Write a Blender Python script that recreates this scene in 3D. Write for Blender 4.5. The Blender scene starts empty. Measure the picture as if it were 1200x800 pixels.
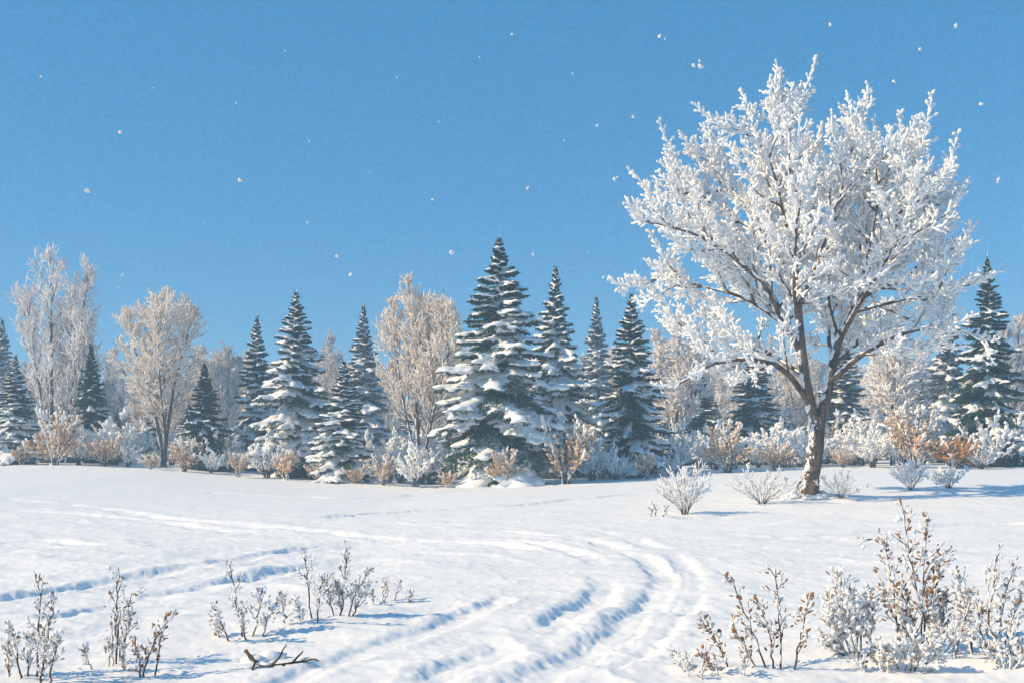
import bpy, bmesh, math, random
import numpy as np
from mathutils import Vector

C = bpy.context.scene.collection
scene = bpy.context.scene
F, HX, HY, CAMZ = 1200.0, 600.0, 510.0, 1.75      # focal length and principal point used to survey the photograph
PI = math.pi; GOLD = 2.39996
SUN_EL, SUN_AZ = math.radians(34), math.radians(-15)  # sun far to the left, a little behind the viewer
SUN_DIR = np.array([-math.cos(SUN_EL)*math.cos(SUN_AZ), math.cos(SUN_EL)*math.sin(SUN_AZ), math.sin(SUN_EL)])

# ------------------------------------------------------------------ numpy helpers
def nrm(v): return v/np.maximum(np.linalg.norm(v, axis=-1, keepdims=True), 1e-9)
def frames(T):
    ref = np.where(np.abs(T[..., 2:3]) > .95, np.array([1., 0, 0]), np.array([0., 0, 1.]))
    U = nrm(np.cross(ref, T)); return U, np.cross(T, U)
def hash2(i, j, s):
    n = (i*374761393 + j*668265263 + s*974711) & 0x7fffffff
    n = ((n ^ (n >> 13))*1274126177) & 0x7fffffff
    return ((n ^ (n >> 16)) & 0xffff)/65535.0
def vnoise(x, y, s=0):
    i = np.floor(x).astype(np.int64); j = np.floor(y).astype(np.int64)
    fx = x-i; fy = y-j; fx = fx*fx*fx*(fx*(fx*6-15)+10); fy = fy*fy*fy*(fy*(fy*6-15)+10)
    a = hash2(i, j, s)*(1-fx)+hash2(i+1, j, s)*fx; b = hash2(i, j+1, s)*(1-fx)+hash2(i+1, j+1, s)*fx
    return a*(1-fy)+b*fy-.5
def sstep(t): t = np.clip(t, 0, 1); return t*t*(3-2*t)

_b = bmesh.new(); bmesh.ops.create_icosphere(_b, subdivisions=1, radius=1)
ICO_V = np.array([v.co[:] for v in _b.verts]); ICO_F = np.array([[v.index for v in f.verts] for f in _b.faces]); _b.free()

class MB:
    """collects tubes, lumps and cards, and links them as ONE mesh object"""
    def __init__(s): s.v = []; s.q = []; s.t = []; s.n = 0
    def add(s, V, Q=None, T=None):
        if Q is not None: s.q.append(np.asarray(Q)+s.n)
        if T is not None: s.t.append(np.asarray(T)+s.n)
        s.v.append(np.asarray(V, float)); s.n += len(V)
    def tubes(s, P, R, S=6, cap=False):
        P = np.asarray(P, float); N, K, _ = P.shape
        if N == 0: return
        R = np.broadcast_to(np.asarray(R, float), (N, K))
        T = nrm(np.gradient(P, axis=1))
        ch = nrm(P[:, -1]-P[:, 0]); U0, _v = frames(ch)
        V = nrm(np.cross(T, U0[:, None, :])); U = np.cross(V, T)
        a = np.arange(S)*2*PI/S
        ring = P[:, :, None]+R[:, :, None, None]*(np.cos(a)[:, None]*U[:, :, None]+np.sin(a)[:, None]*V[:, :, None])
        k = np.arange(K-1)[:, None]; j = np.arange(S)[None]
        q = np.stack([k*S+j, k*S+(j+1) % S, (k+1)*S+(j+1) % S, (k+1)*S+j], -1).reshape(-1, 4)
        Q = (q[None]+(np.arange(N)*K*S)[:, None, None]).reshape(-1, 4)
        s.add(ring.reshape(-1, 3), Q)
    def blobs(s, c, d, a, b, cc=None, rng=None, noise=.16):
        """lumps at c, long axis d (half length a), half width b, half thickness cc"""
        c = np.asarray(c, float); N = len(c)
        if N == 0: return
        d = nrm(np.asarray(d, float)); U, W = frames(d)
        a = np.broadcast_to(a, (N,)); b = np.broadcast_to(b, (N,)); cc = b if cc is None else np.broadcast_to(cc, (N,))
        k = np.ones((N, len(ICO_V), 1))
        if rng is not None: k = k+noise*rng.standard_normal((N, len(ICO_V), 1))
        L = ICO_V[None]*k
        V = c[:, None]+L[..., 0:1]*(a[:, None]*d)[:, None]+L[..., 1:2]*(b[:, None]*U)[:, None]+L[..., 2:3]*(cc[:, None]*W)[:, None]
        T = (ICO_F[None]+(np.arange(N)*len(ICO_V))[:, None, None]).reshape(-1, 3)
        s.add(V.reshape(-1, 3), None, T)
    def cards(s, c, d, l, w, rng):
        c = np.asarray(c, float); N = len(c); d = nrm(d)
        n = nrm(rng.standard_normal((N, 3))); U = nrm(np.cross(d, n))
        l = np.asarray(l)[:, None]; w = np.asarray(w)[:, None]
        V = np.stack([c-U*w*.5, c+d*l*.5-U*w, c+d*l, c+d*l*.5+U*w], 1)
        V[:, 2] -= 0; Q = np.arange(N*4).reshape(N, 4)
        s.add(V.reshape(-1, 3), Q)
    def mesh(s, name, mat, smooth=True):
        V = np.concatenate(s.v) if s.v else np.zeros((0, 3)); m = bpy.data.meshes.new(name)
        q = np.concatenate(s.q) if s.q else np.zeros((0, 4), int); t = np.concatenate(s.t) if s.t else np.zeros((0, 3), int)
        m.vertices.add(len(V)); m.vertices.foreach_set('co', V.astype(np.float32).ravel())
        loops = np.concatenate([q.ravel(), t.ravel()]).astype(np.int32)
        m.loops.add(len(loops)); m.loops.foreach_set('vertex_index', loops)
        starts = np.concatenate([np.arange(len(q))*4, len(q)*4+np.arange(len(t))*3]).astype(np.int32)
        m.polygons.add(len(starts)); m.polygons.foreach_set('loop_start', starts)
        m.polygons.foreach_set('use_smooth', np.full(len(starts), smooth))
        m.update(calc_edges=True); m.materials.append(mat); return m
    def build(s, name, mat, parent=None, smooth=True):
        return link(name, s.mesh(name, mat, smooth), parent)

def link(name, me, parent=None):
    o = bpy.data.objects.new(name, me); C.objects.link(o)
    if parent: o.parent = parent
    return o
def tag(o, label=None, cat=None, group=None, kind=None):
    for k, v in (('label', label), ('category', cat), ('group', group), ('kind', kind)):
        if v: o[k] = v
    return o
def thing(name, loc, label, cat, group=None, rz=0, sc=1):
    o = bpy.data.objects.new(name, None); C.objects.link(o); o.empty_display_size = .2
    o.location = loc; o.rotation_euler = (0, 0, rz); o.scale = (sc,)*3 if not isinstance(sc, tuple) else sc
    return tag(o, label, cat, group)
def copy_tree(src, loc, rz, sc, label, group=None):
    r = src.copy(); C.objects.link(r); r.location = loc; r.rotation_euler = (0, 0, rz)
    r.scale = (sc,)*3 if not isinstance(sc, tuple) else sc
    if 'group' in r: del r['group']
    r['label'] = label
    if group: r['group'] = group
    for ch in src.children:
        c = ch.copy(); C.objects.link(c); c.parent = r
        for g in ch.children:
            d = g.copy(); C.objects.link(d); d.parent = c
    return r
def melt(mesh, voxel, mat, name):
    """fuses overlapping snow lumps into one soft continuous mantle"""
    o = link(name, mesh); md = o.modifiers.new('r', 'REMESH'); md.mode = 'VOXEL'; md.voxel_size = voxel; md.use_smooth_shade = True
    sm = o.modifiers.new('s', 'SMOOTH'); sm.iterations = 2; sm.factor = .5
    dg = bpy.context.evaluated_depsgraph_get(); me = bpy.data.meshes.new_from_object(o.evaluated_get(dg))
    bpy.data.objects.remove(o); me.name = name; me.materials.clear(); me.materials.append(mat)
    me.polygons.foreach_set('use_smooth', np.ones(len(me.polygons), bool)); return me

# ------------------------------------------------------------------ materials
def mat(name, col, rough=.8, var=None, nscale=3., bump=0, bscale=20., sss=0, spec=.2, coord='Object', detail=4, stretch=None):
    m = bpy.data.materials.new(name); m.use_nodes = True; nt = m.node_tree; b = nt.nodes['Principled BSDF']
    b.inputs['Base Color'].default_value = (*col, 1); b.inputs['Roughness'].default_value = rough
    b.inputs['Specular IOR Level'].default_value = spec
    tc = nt.nodes.new('ShaderNodeTexCoord'); src = tc.outputs[coord]
    if stretch:
        mp = nt.nodes.new('ShaderNodeMapping'); mp.inputs['Scale'].default_value = (1, 1, stretch); nt.links.new(src, mp.inputs['Vector']); src = mp.outputs['Vector']
    if var:
        n = nt.nodes.new('ShaderNodeTexNoise'); n.inputs['Scale'].default_value = nscale; n.inputs['Detail'].default_value = detail
        r = nt.nodes.new('ShaderNodeValToRGB'); r.color_ramp.elements[0].position = .36; r.color_ramp.elements[1].position = .64
        r.color_ramp.elements[0].color = (*col, 1); r.color_ramp.elements[1].color = (*var, 1)
        nt.links.new(src, n.inputs['Vector']); nt.links.new(n.outputs['Fac'], r.inputs['Fac']); nt.links.new(r.outputs['Color'], b.inputs['Base Color'])
    if bump:
        n = nt.nodes.new('ShaderNodeTexNoise'); n.inputs['Scale'].default_value = bscale; n.inputs['Detail'].default_value = 6
        bp = nt.nodes.new('ShaderNodeBump'); bp.inputs['Strength'].default_value = bump; bp.inputs['Distance'].default_value = .03
        nt.links.new(src, n.inputs['Vector']); nt.links.new(n.outputs['Fac'], bp.inputs['Height']); nt.links.new(bp.outputs['Normal'], b.inputs['Normal'])
    if sss:
        b.inputs['Subsurface Weight'].default_value = sss; b.inputs['Subsurface Radius'].default_value = (.05, .06, .07); b.inputs['Subsurface Scale'].default_value = .5
    return m
M = dict(
    snow=mat('snow', (.86, .87, .88), .6, bump=.25, bscale=14),
    frost=mat('hoar_frost', (.96, .96, .955), .7, bump=.3, bscale=30),
    needle=mat('spruce_needles', (.026, .070, .068), .6, var=(.065, .120, .076), nscale=1.7),
    needle_frost=mat('frosted_spruce_needles', (.16, .22, .25), .7, var=(.30, .36, .40), nscale=2.2),
    bark=mat('brown_bark', (.075, .053, .038), .9, var=(.20, .145, .10), nscale=7, bump=1., bscale=16, stretch=.22),
    greybark=mat('grey_bark', (.085, .072, .062), .9, var=(.19, .16, .135), nscale=5, bump=.5, bscale=15),
    beige=mat('beige_frosted_twigs', (.91, .81, .70), .8, var=(.95, .91, .86), nscale=.9),
    pale=mat('pale_frosted_twigs', (.92, .86, .81), .8, var=(.94, .92, .91), nscale=.9),
    greytwig=mat('grey_frosted_twigs', (.68, .64, .63), .8, var=(.82, .81, .81), nscale=.9),
    peach=mat('dry_peach_leaves', (.66, .45, .29), .8, var=(.86, .71, .55), nscale=3.),
    orange=mat('dry_orange_leaves', (.50, .22, .07), .8, var=(.66, .37, .16), nscale=4.),
    brown=mat('dry_brown_leaves', (.24, .115, .05), .8, var=(.40, .22, .11), nscale=14),
    tan=mat('dry_tan_leaves', (.30, .22, .15), .8, var=(.48, .39, .30), nscale=14),
    stem=mat('dark_stem', (.055, .043, .036), .8, var=(.13, .10, .08), nscale=20),
    tanstem=mat('tan_stem', (.30, .23, .16), .8, var=(.42, .34, .26), nscale=20),
)

def glow_through(m, f):
    nt = m.node_tree; b = nt.nodes['Principled BSDF']; t = nt.nodes.new('ShaderNodeBsdfTranslucent'); x = nt.nodes.new('ShaderNodeMixShader')
    if b.inputs['Base Color'].links: nt.links.new(b.inputs['Base Color'].links[0].from_socket, t.inputs['Color'])
    else: t.inputs['Color'].default_value = b.inputs['Base Color'].default_value
    x.inputs['Fac'].default_value = f; nt.links.new(b.outputs['BSDF'], x.inputs[1]); nt.links.new(t.outputs['BSDF'], x.inputs[2]); nt.links.new(x.outputs['Shader'], nt.nodes['Material Output'].inputs['Surface'])
for k_ in ('frost', 'beige', 'pale', 'greytwig', 'peach', 'orange'): glow_through(M[k_], .16)

# ------------------------------------------------------------------ terrain
_E = np.array([(-400, 541), (0, 543), (100, 545), (200, 550), (300, 559), (400, 566), (500, 570), (600, 568), (700, 563), (760, 559), (830, 553), (930, 549), (1000, 547), (1100, 546), (1200, 545), (1700, 543)], float)
_D = np.interp(_E[:, 0], [-400, 0, 300, 585, 800, 1000, 1200, 1700], [53, 52, 48.5, 43, 46, 48, 49, 51])
_EX = (_E[:, 0]-HX)/F*_D; _EZ = CAMZ-(_E[:, 1]-HY)/F*_D
def edge_y(x): return np.interp(x, _EX, _D)
def base_z(x, y):
    D = edge_y(x); ze = np.interp(x, _EX, _EZ)
    z = ze*sstep((y-13)/(D-13))-np.clip(y-D-1, 0, 60)*.012
    z = z+.10*vnoise(x/9.0, y/5.0, 1)*sstep((y-3)/8)+.05*vnoise(x/3.1+7, y/1.9, 2)
    return z
def mound(x, y, cx, cy, rx, ry, h): return h*np.exp(-((x-cx)/rx)**2-((y-cy)/ry)**2)
MOUNDS = [(5.2, 8.6, 1.9, .9, .16), (-3.7, 9.2, 1.5, .7, .09), (-1.9, 9.7, .9, .6, .10), (8.15, 28.2, 1.1, 1.0, .18)]
def gz(x, y):
    x = np.asarray(x, float); y = np.asarray(y, float); z = base_z(x, y)
    for m in MOUNDS: z = z+mound(x, y, *m)
    return z
def solve(px, py):
    """ground point that the survey pixel looks at"""
    Y = np.linspace(3, 60, 6000); t = (px-HX)/F; p = HY+F*(CAMZ-gz(t*Y, Y))/Y
    i = np.argmax(p <= py); return np.array([t*Y[i], Y[i], gz(t*Y[i], Y[i])])
def at(px, py, Y): return np.array([(px-HX)/F*Y, Y, CAMZ-(py-HY)/F*Y])
def on(px, Y): x = (px-HX)/F*Y; return np.array([x, Y, float(gz(x, Y))])

# wheel ruts and drift edges surveyed on the photo: (points, half width m, depth m)
RUTS = [
 ([(-60, 712), (40, 698), (130, 680), (230, 664), (330, 645), (420, 636), (520, 636), (600, 640), (680, 650)], .24, 0.061),
 ([(-40, 745), (60, 728), (150, 706), (240, 688), (330, 668), (420, 655), (500, 650), (590, 652)], .26, 0.061),
 ([(-30, 772), (60, 752), (160, 730), (240, 712)], .20, 0.036),
 ([(330, 640), (450, 634), (580, 632), (650, 640), (700, 658), (712, 682), (688, 711), (640, 738), (570, 768), (490, 805)], .21, 0.040),
 ([(420, 626), (540, 622), (650, 626), (740, 645), (782, 672), (775, 700), (735, 735), (680, 768), (600, 810)], .23, 0.040),
 ([(560, 612), (680, 618), (770, 640), (815, 670), (812, 705), (770, 745), (700, 790)], .20, 0.023),
 ([(600, 702), (540, 726), (460, 752), (380, 780), (320, 805)], .17, 0.029),
 ([(0, 584), (60, 588), (120, 596), (190, 608), (260, 613), (330, 618), (400, 626), (470, 633)], .34, 0.038),
 ([(-30, 598), (60, 600), (150, 607), (250, 620), (340, 632)], .30, 0.028),
 ([(240, 577), (330, 581), (420, 584), (500, 578), (600, 570), (700, 567)], .40, 0.072),
 ([(380, 606), (500, 598), (590, 593), (680, 584), (760, 578)], .36, 0.065),
 ([(0, 636), (60, 633), (110, 640)], .25, 0.050),
 ([(520, 610), (640, 612), (760, 610), (860, 606)], .35, 0.036),
 ([(880, 632), (980, 628), (1100, 616), (1200, 612)], .30, 0.036),
]
def rut_carve(X, Y, Z):
    for pts, w, dep in RUTS:
        G = np.array([solve(*p)[:2] for p in pts])
        # smooth the polyline
        for _ in range(2):
            G = np.concatenate([G[:1], np.stack([.75*G[:-1]+.25*G[1:], .25*G[:-1]+.75*G[1:]], 1).reshape(-1, 2), G[-1:]])
        lo = G.min(0)-w*5; hi = G.max(0)+w*5
        idx = np.nonzero((X > lo[0]) & (X < hi[0]) & (Y > lo[1]) & (Y < hi[1]))[0]
        x = X[idx]+.08*vnoise(X[idx]/.9, Y[idx]/.9, 31)+.30*w*vnoise(X[idx]/.11, Y[idx]/.11, 32)+.2*w*vnoise(X[idx]/.045, Y[idx]/.045, 35); y = Y[idx]+.1*vnoise(X[idx]/.9, Y[idx]/.9, 33)
        best = np.full(len(idx), 1e9); side = np.zeros(len(idx)); par = np.zeros(len(idx))
        for k in range(len(G)-1):
            a, b = G[k], G[k+1]; d = b-a; L2 = d@d+1e-9
            t = np.clip(((x-a[0])*d[0]+(y-a[1])*d[1])/L2, 0, 1)
            ex = x-a[0]-t*d[0]; ey = y-a[1]-t*d[1]; q = ex*ex+ey*ey
            m = q < best; best = np.where(m, q, best); par = np.where(m, (k+t)/(len(G)-1), par)
        r = np.sqrt(best)/w
        fade = sstep(par/.08)*sstep((1-par)/.08)*np.clip(.85+1.9*vnoise(x/1.1, y/1.1, 34)+.9*vnoise(x/.3, y/.3, 36), 0, 1.5)
        Z[idx] += fade*dep*(-(1-sstep((r-.40)/.60))+.24*np.exp(-((r-1.35)/.40)**2))
    return Z
def make_ground():
    ys = [-30, -14, -6, -1.5, 1.0]; y = 2.6
    while y < 60: ys.append(y); y += max(.012, .0042*y)
    while y < 420: ys.append(y); y *= 1.05
    ys = np.array(ys)
    t1 = np.arange(-.66, .66, .00165); t0 = -.66-np.cumsum(np.geomspace(.003, .6, 30))
    ts = np.concatenate([t0[::-1], t1, -t0])
    yy = np.maximum(ys, 0)[:, None]+0*ts; X = ((np.maximum(ys, 1.5)+1.5)[:, None]*ts).ravel(); Y = (ys[:, None]+0*ts).ravel()
    Z = gz(X, Y)
    near = np.nonzero((Y > 2) & (Y < 60))[0]; x, y = X[near], Y[near]
    f = sstep((45-y)/35)
    Z[near] += (.05*vnoise(x/1.1, y/.75, 5)+.024*vnoise(x/.42, y/.3, 6)+.013*vnoise(x/.16, y/.12, 7)+.007*vnoise(x/.06, y/.05, 8))*(.35+.65*f)
    wx = x+.5*vnoise(x/1.7, y/1.7, 14); wy = y+.35*vnoise(x/.9, y/.9, 15)
    for sx_, sy_, am, sd in ((2.3, .9, .028, 12), (.9, .33, .012, 13), (.35, .14, .006, 16)): Z[near] += am*(1-np.abs(2*vnoise(wx/sx_+.3*wy, wy/sy_, sd)))**5*f
    Z = rut_carve(X, Y, Z)
    nr, nc = len(ys), len(ts); i = np.arange(nr-1)[:, None]*nc+np.arange(nc-1)[None]
    mb = MB(); mb.add(np.stack([X, Y, Z], 1), np.stack([i, i+1, i+nc+1, i+nc], -1).reshape(-1, 4))
    gm = mat('field_snow', (.86, .865, .87), .65, bump=.35, bscale=9, spec=.15)
    return tag(mb.build('snow_ground', gm), kind='structure')
make_ground()

# ------------------------------------------------------------------ growth
def grow(P, n, u0, u1, ang, L, up, K, rng, jit=.12, plane=None, parent_ok=None):
    """n side shoots on each parent path; returns paths, position on the parent, parent index"""
    N, KP, _ = P.shape
    u = u0+(u1-u0)*(np.arange(n)[None]+rng.random((N, n)))/n
    k = np.clip((u*(KP-1)).astype(int), 0, KP-2); f = (u*(KP-1)-k)[..., None]; r = np.arange(N)[:, None]
    a, b = P[r, k], P[r, k+1]; pos = a*(1-f)+b*f; T = nrm(b-a)
    U, V = frames(T)
    az = (np.arange(n)[None]*GOLD+rng.random((N, 1))*6.28+rng.normal(0, .4, (N, n)))[..., None]
    an = (ang*(1+.25*rng.standard_normal((N, n))))[..., None]
    d = nrm(np.cos(an)*T+np.sin(an)*(np.cos(az)*U+np.sin(az)*V))
    pos = pos.reshape(-1, 3); d = d.reshape(-1, 3); uu = u.ravel(); pi = np.repeat(np.arange(N), n)
    ln = L(uu, pi) if callable(L) else np.full(len(uu), L)
    ln = ln*(.7+.6*rng.random(len(uu)))
    out = [pos]; st = (ln/(K-1))[:, None]
    for _ in range(K-1):
        d = nrm(d+np.array([0, 0, 1.])*up/(K-1)+jit*rng.standard_normal(d.shape)); out.append(out[-1]+d*st)
    return np.stack(out, 1), uu, pi
def keep(P, inside):
    """shortens shoots to the crown's envelope, drops those outside it"""
    s = np.zeros(len(P))
    for q in (.3, .5, .7, .85, 1.0):
        e = P[:, 0]+(P[:, -1]-P[:, 0])*q; s = np.where(inside(e), q, s)
    ok = s > 0; P2 = P[ok]; return P2[:, :1]+(P2-P2[:, :1])*s[ok][:, None, None], ok
def polyline(pts, K=14):
    pts = np.asarray(pts, float); d = np.concatenate([[0], np.cumsum(np.linalg.norm(np.diff(pts, axis=0), axis=1))]); d /= d[-1]
    # Catmull-Rom smoothing
    q = np.concatenate([[2*pts[0]-pts[1]], pts, [2*pts[-1]-pts[-2]]]); out = []
    for u in np.linspace(0, 1, K):
        i = min(np.searchsorted(d, u, 'right')-1, len(pts)-2); t = (u-d[i])/max(d[i+1]-d[i], 1e-9)
        a, b, c, e = q[i], q[i+1], q[i+2], q[i+3]
        out.append(.5*((2*b)+(c-a)*t+(2*a-5*b+4*c-e)*t*t+(-a+3*b-3*c+e)*t**3))
    return np.array(out)
def along(P, m, rng, lo=0., hi=1.):
    """m random points on each path with their direction"""
    N, K, _ = P.shape; u = lo+(hi-lo)*(np.arange(m)[None]+rng.random((N, m)))/m
    k = np.clip((u*(K-1)).astype(int), 0, K-2); f = (u*(K-1)-k)[..., None]; r = np.arange(N)[:, None]
    a, b = P[r, k], P[r, k+1]; return (a*(1-f)+b*f).reshape(-1, 3), nrm(b-a).reshape(-1, 3), u.ravel()
def club(mb, P, r, rng, S=6):
    """frost sleeve that thickens in beads to a rounded tip"""
    K = P.shape[1]; prof = np.ones(K)*.75; prof[-2] = 1.1; prof[-1] = .0
    R = r*prof*(1+.28*rng.standard_normal((len(P), K))).clip(.4, 1.7)
    mb.tubes(P, np.asarray(R), S)
WIND = nrm(np.array([-.75, -.25, .65]))     # side on which the snow has stuck
def snow_on(mb, P, R, m, rng, prob=.8, k=1.0, lo=0., hi=1.):
    """elongated snow lumps lodged on the upper windward side of limbs"""
    N, K, _ = P.shape; c, d, u = along(P, m, rng, lo, hi); R = np.broadcast_to(R, (N, K))
    kk = np.clip((u.reshape(N, m)*(K-1)).astype(int), 0, K-1); r = R[np.arange(N)[:, None], kk].ravel()
    side = WIND-(d@WIND)[:, None]*d; side = nrm(side)
    ok = rng.random(len(c)) < prob
    L = np.linalg.norm(P[:, -1]-P[:, 0], axis=1); a = np.repeat(L*(hi-lo)/m, m)*.62
    mb.blobs((c+side*(r*.75)[:, None])[ok], d[ok], 1.45*np.maximum(a, .03)[ok], (r*.52+.016*k)[ok], (r*.30+.018*k)[ok], rng, .2)

# ------------------------------------------------------------------ the large frosted tree
def hero_tree():
    rng = np.random.default_rng(5); base = solve(946, 581); YB = base[1]; S = YB/F
    root = thing('frosted_tree', base, 'large broad frosted tree standing alone in the field, with a forked brown trunk', 'tree')
    def W(px, py, d=0): return np.array([(px-946)*S, d, (581-py)*S])
    tr = polyline([W(946, 590), W(946, 581), W(951, 555), W(956, 525), W(958, 500), W(959, 488)], 22)
    zt = tr[:, 2]; rt = .215+.15*np.exp(-np.clip(zt, 0, 9)/.28)-.02*zt/2.2
    tb = MB(); ang = np.arange(28)*2*PI/28
    T = nrm(np.gradient(tr, axis=0)); U, V = frames(T)
    R = rt[:, None]*(1+.10*np.sin(3*ang+1)[None]*np.exp(-np.clip(zt, 0, 9)/.9)[:, None]+.05*rng.standard_normal((len(tr), 28)))
    ring = tr[:, None]+R[..., None]*(np.cos(ang)[None, :, None]*U[:, None]+np.sin(ang)[None, :, None]*V[:, None])
    k = np.arange(len(tr)-1)[:, None]; j = np.arange(28)[None]
    tb.add(ring.reshape(-1, 3), np.stack([k*28+j, k*28+(j+1) % 28, (k+1)*28+(j+1) % 28, (k+1)*28+j], -1).reshape(-1, 4))
    trunk = tb.build('trunk', M['bark'], root)
    sb = MB()
    for i in range(130):                                           # snow plastered on the windward side of the trunk
        q = rng.random(); c = polyline_at(tr, .1+.9*q); a = rng.normal(PI+.55, .30); r = np.interp(.1+.9*q, np.linspace(0, 1, len(rt)), rt)
        p = c+np.array([math.cos(a), math.sin(a)*.9, 0])*r*.95
        sb.blobs([p], [[.08+.3*rng.standard_normal(), 0, 1]], rng.uniform(.03, .13), rng.uniform(.018, .05), .028, rng, .28)
    for i in range(26):                                           # collar of snow at the foot
        a = rng.uniform(0, 6.28); p = np.array([math.cos(a)*.42, math.sin(a)*.42, .0])
        sb.blobs([p], [[math.cos(a), math.sin(a), .0]], .2, .2, rng.uniform(.07, .16), rng)
    sb.build('trunk_snow', M['snow'], trunk)
    limbs = [  # photo survey: points (px, py, depth m), radius at start / end
     ([(958, 505, 0), (946, 458, 0), (940, 412, 0), (936, 355, .1), (933, 300, .2), (929, 240, .2), (925, 170, .1), (919, 92, 0)], .20, .02),
     ([(958, 500, 0), (971, 462, .1), (978, 430, .2), (986, 398, .2), (1001, 362, .1), (1026, 315, -.2), (1058, 268, -.4), (1084, 222, -.6)], .19, .02),
     ([(944, 466, 0), (922, 441, -.3), (896, 428, -.7), (860, 424, -1.0), (820, 433, -1.3), (785, 455, -1.6)], .10, .02),
     ([(938, 412, 0), (912, 377, -.3), (890, 340, -.6), (852, 308, -.8), (800, 276, -1.0), (750, 262, -1.1)], .10, .02),
     ([(914, 380, -.3), (872, 352, -.2), (820, 332, .3), (768, 322, .8)], .06, .015),
     ([(935, 335, .1), (906, 282, .5), (872, 236, .9), (832, 200, 1.2), (790, 178, 1.4)], .08, .015),
     ([(933, 300, .2), (911, 232, -.4), (892, 170, -.8), (868, 140, -1.0)], .07, .015),
     ([(935, 362, .1), (951, 312, -.5), (966, 240, -1.0), (976, 165, -1.3), (966, 150, -1.4)], .08, .015),
     ([(976, 446, .1), (1000, 420, -.4), (1030, 400, -.9), (1062, 390, -1.3), (1098, 396, -1.7), (1122, 415, -1.9)], .10, .02),
     ([(986, 400, .2), (980, 350, .7), (990, 290, 1.2), (1000, 225, 1.5), (1004, 165, 1.6)], .09, .015),
     ([(1008, 350, 0), (1050, 330, .4), (1100, 306, .9), (1128, 275, 1.2)], .07, .015),
     ([(1030, 310, -.2), (1040, 250, -.9), (1048, 200, -1.3), (1034, 180, -1.5)], .06, .015),
     ([(1058, 288, -.3), (1090, 245, .2), (1092, 215, .6)], .05, .015),
     ([(1000, 366, .1), (1060, 352, -.8), (1115, 342, -1.5)], .06, .015),
     ([(940, 410, 0), (935, 370, 1.2), (925, 320, 2.2), (915, 260, 2.8), (908, 200, 3.0)], .08, .015),
     ([(980, 425, .2), (990, 385, 1.4), (1015, 330, 2.4), (1040, 280, 3.0)], .08, .015),
     ([(937, 380, .1), (915, 345, -1.3), (905, 290, -2.3), (900, 230, -2.8)], .08, .015),
     ([(990, 392, .2), (1000, 345, -1.2), (1020, 290, -2.2), (1030, 230, -2.7)], .08, .015),
     ([(943, 440, 0), (905, 405, 1.2), (860, 385, 2.2), (815, 370, 2.8)], .07, .015),
     ([(979, 428, .2), (1015, 405, 1.3), (1060, 380, 2.2), (1100, 370, 2.7)], .07, .015),
     ([(934, 320, .2), (955, 270, 1.2), (960, 210, 2.0), (955, 150, 2.2)], .07, .015),
     ([(1012, 345, 0), (1022, 290, .1), (1040, 235, .3), (1050, 195, .4)], .06, .015),
     ([(1001, 362, 0), (1008, 300, -.6), (1014, 230, -.9), (1010, 165, -1.0)], .07, .015),
     ([(908, 372, -.3), (868, 318, .4), (834, 270, .6), (806, 235, .7)], .06, .015),
     ([(930, 260, .2), (890, 215, 1.0), (850, 170, 1.4), (838, 128, 1.5)], .06, .015),
    ]
    cx, cz, rx, rz = (930-946)*S, (581-292)*S, 205*S, 188*S
    def inside(p):
        e = ((p[:, 0]-cx)/rx)**2+(p[:, 1]/(4.3))**2+((p[:, 2]-cz)/rz)**2
        a = np.arctan2(p[:, 2]-cz, p[:, 0]-cx)
        lob = 1+.08*np.sin(a*7+1)+.06*np.sin(a*13+2)+.04*np.sin(a*23+p[:, 1])
        return (e < lob) & (p[:, 2] > (581-505)*S)
    for li, (pts, r0, r1) in enumerate(limbs):
        p0 = polyline([W(x, y if y > 300 else 300-(300-y)*(.93 if li == 0 else .81), d) for x, y, d in pts], 16)[None]
        p0 = p0+rng.normal(0, .018, p0.shape)*np.linspace(0, 1, 16)[None, :, None]
        R0 = .70*r0*(1-np.linspace(0, 1, 16))**1.0+r1*.9
        wood = MB(); wood.tubes(p0, R0, 12)
        Llen = np.linalg.norm(np.diff(p0[0], axis=0), axis=1).sum()
        n1 = max(6, int(Llen*2.3)); lo0 = .38 if li < 2 else .16
        p1, u1, _ = grow(p0, n1, lo0, .98, .72, lambda u, i: .35+(1.25-.55*u), .45, 8, rng, .10)
        p1, ok = keep(p1, inside)
        R1 = .026*(1-np.linspace(0, 1, 8))+.010; wood.tubes(p1, R1, 6)
        limb = wood.build('limb', M['bark'], root)
        sn = MB(); snow_on(sn, p0, R0, max(10, int(Llen*5)), rng, .6 if li < 2 else .78, 1.2, .02, .97)
        snow_on(sn, p1, R1, 6, rng, .72, 1.3, .05)
        sn.build('limb_snow', M['snow'], limb)
        fr = MB()
        p2a, _, _ = grow(p1, 8, .12, .97, .66, lambda u, i: .60-.22*u, .38, 7, rng, .09)
        p2, _ = keep(p2a, inside); tip, _, _ = grow(p1, 1, .96, .99, .10, .75, .45, 9, rng, .06); t0, _, _ = grow(p0, 5, .55, .99, .35, .8, .4, 9, rng, .06)
        club(fr, p2, .023, rng, 6); tip = np.concatenate([tip, t0]); club(fr, tip, .027, rng, 6)
        p3, _, _ = grow(p2, 7, .12, .96, .76, .19, .28, 5, rng, .07); club(fr, p3, .031, rng, 6)
        p4, _, _ = grow(tip, 10, .10, .97, .82, lambda u, i: .26-.12*u, .28, 5, rng, .07); club(fr, p4, .036, rng, 6)
        fr.build('frosted_twigs', M['frost'], limb)
    return root
def polyline_at(P, u):
    K = len(P); k = min(int(u*(K-1)), K-2); f = u*(K-1)-k; return P[k]*(1-f)+P[k+1]*f
hero_tree()

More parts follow.
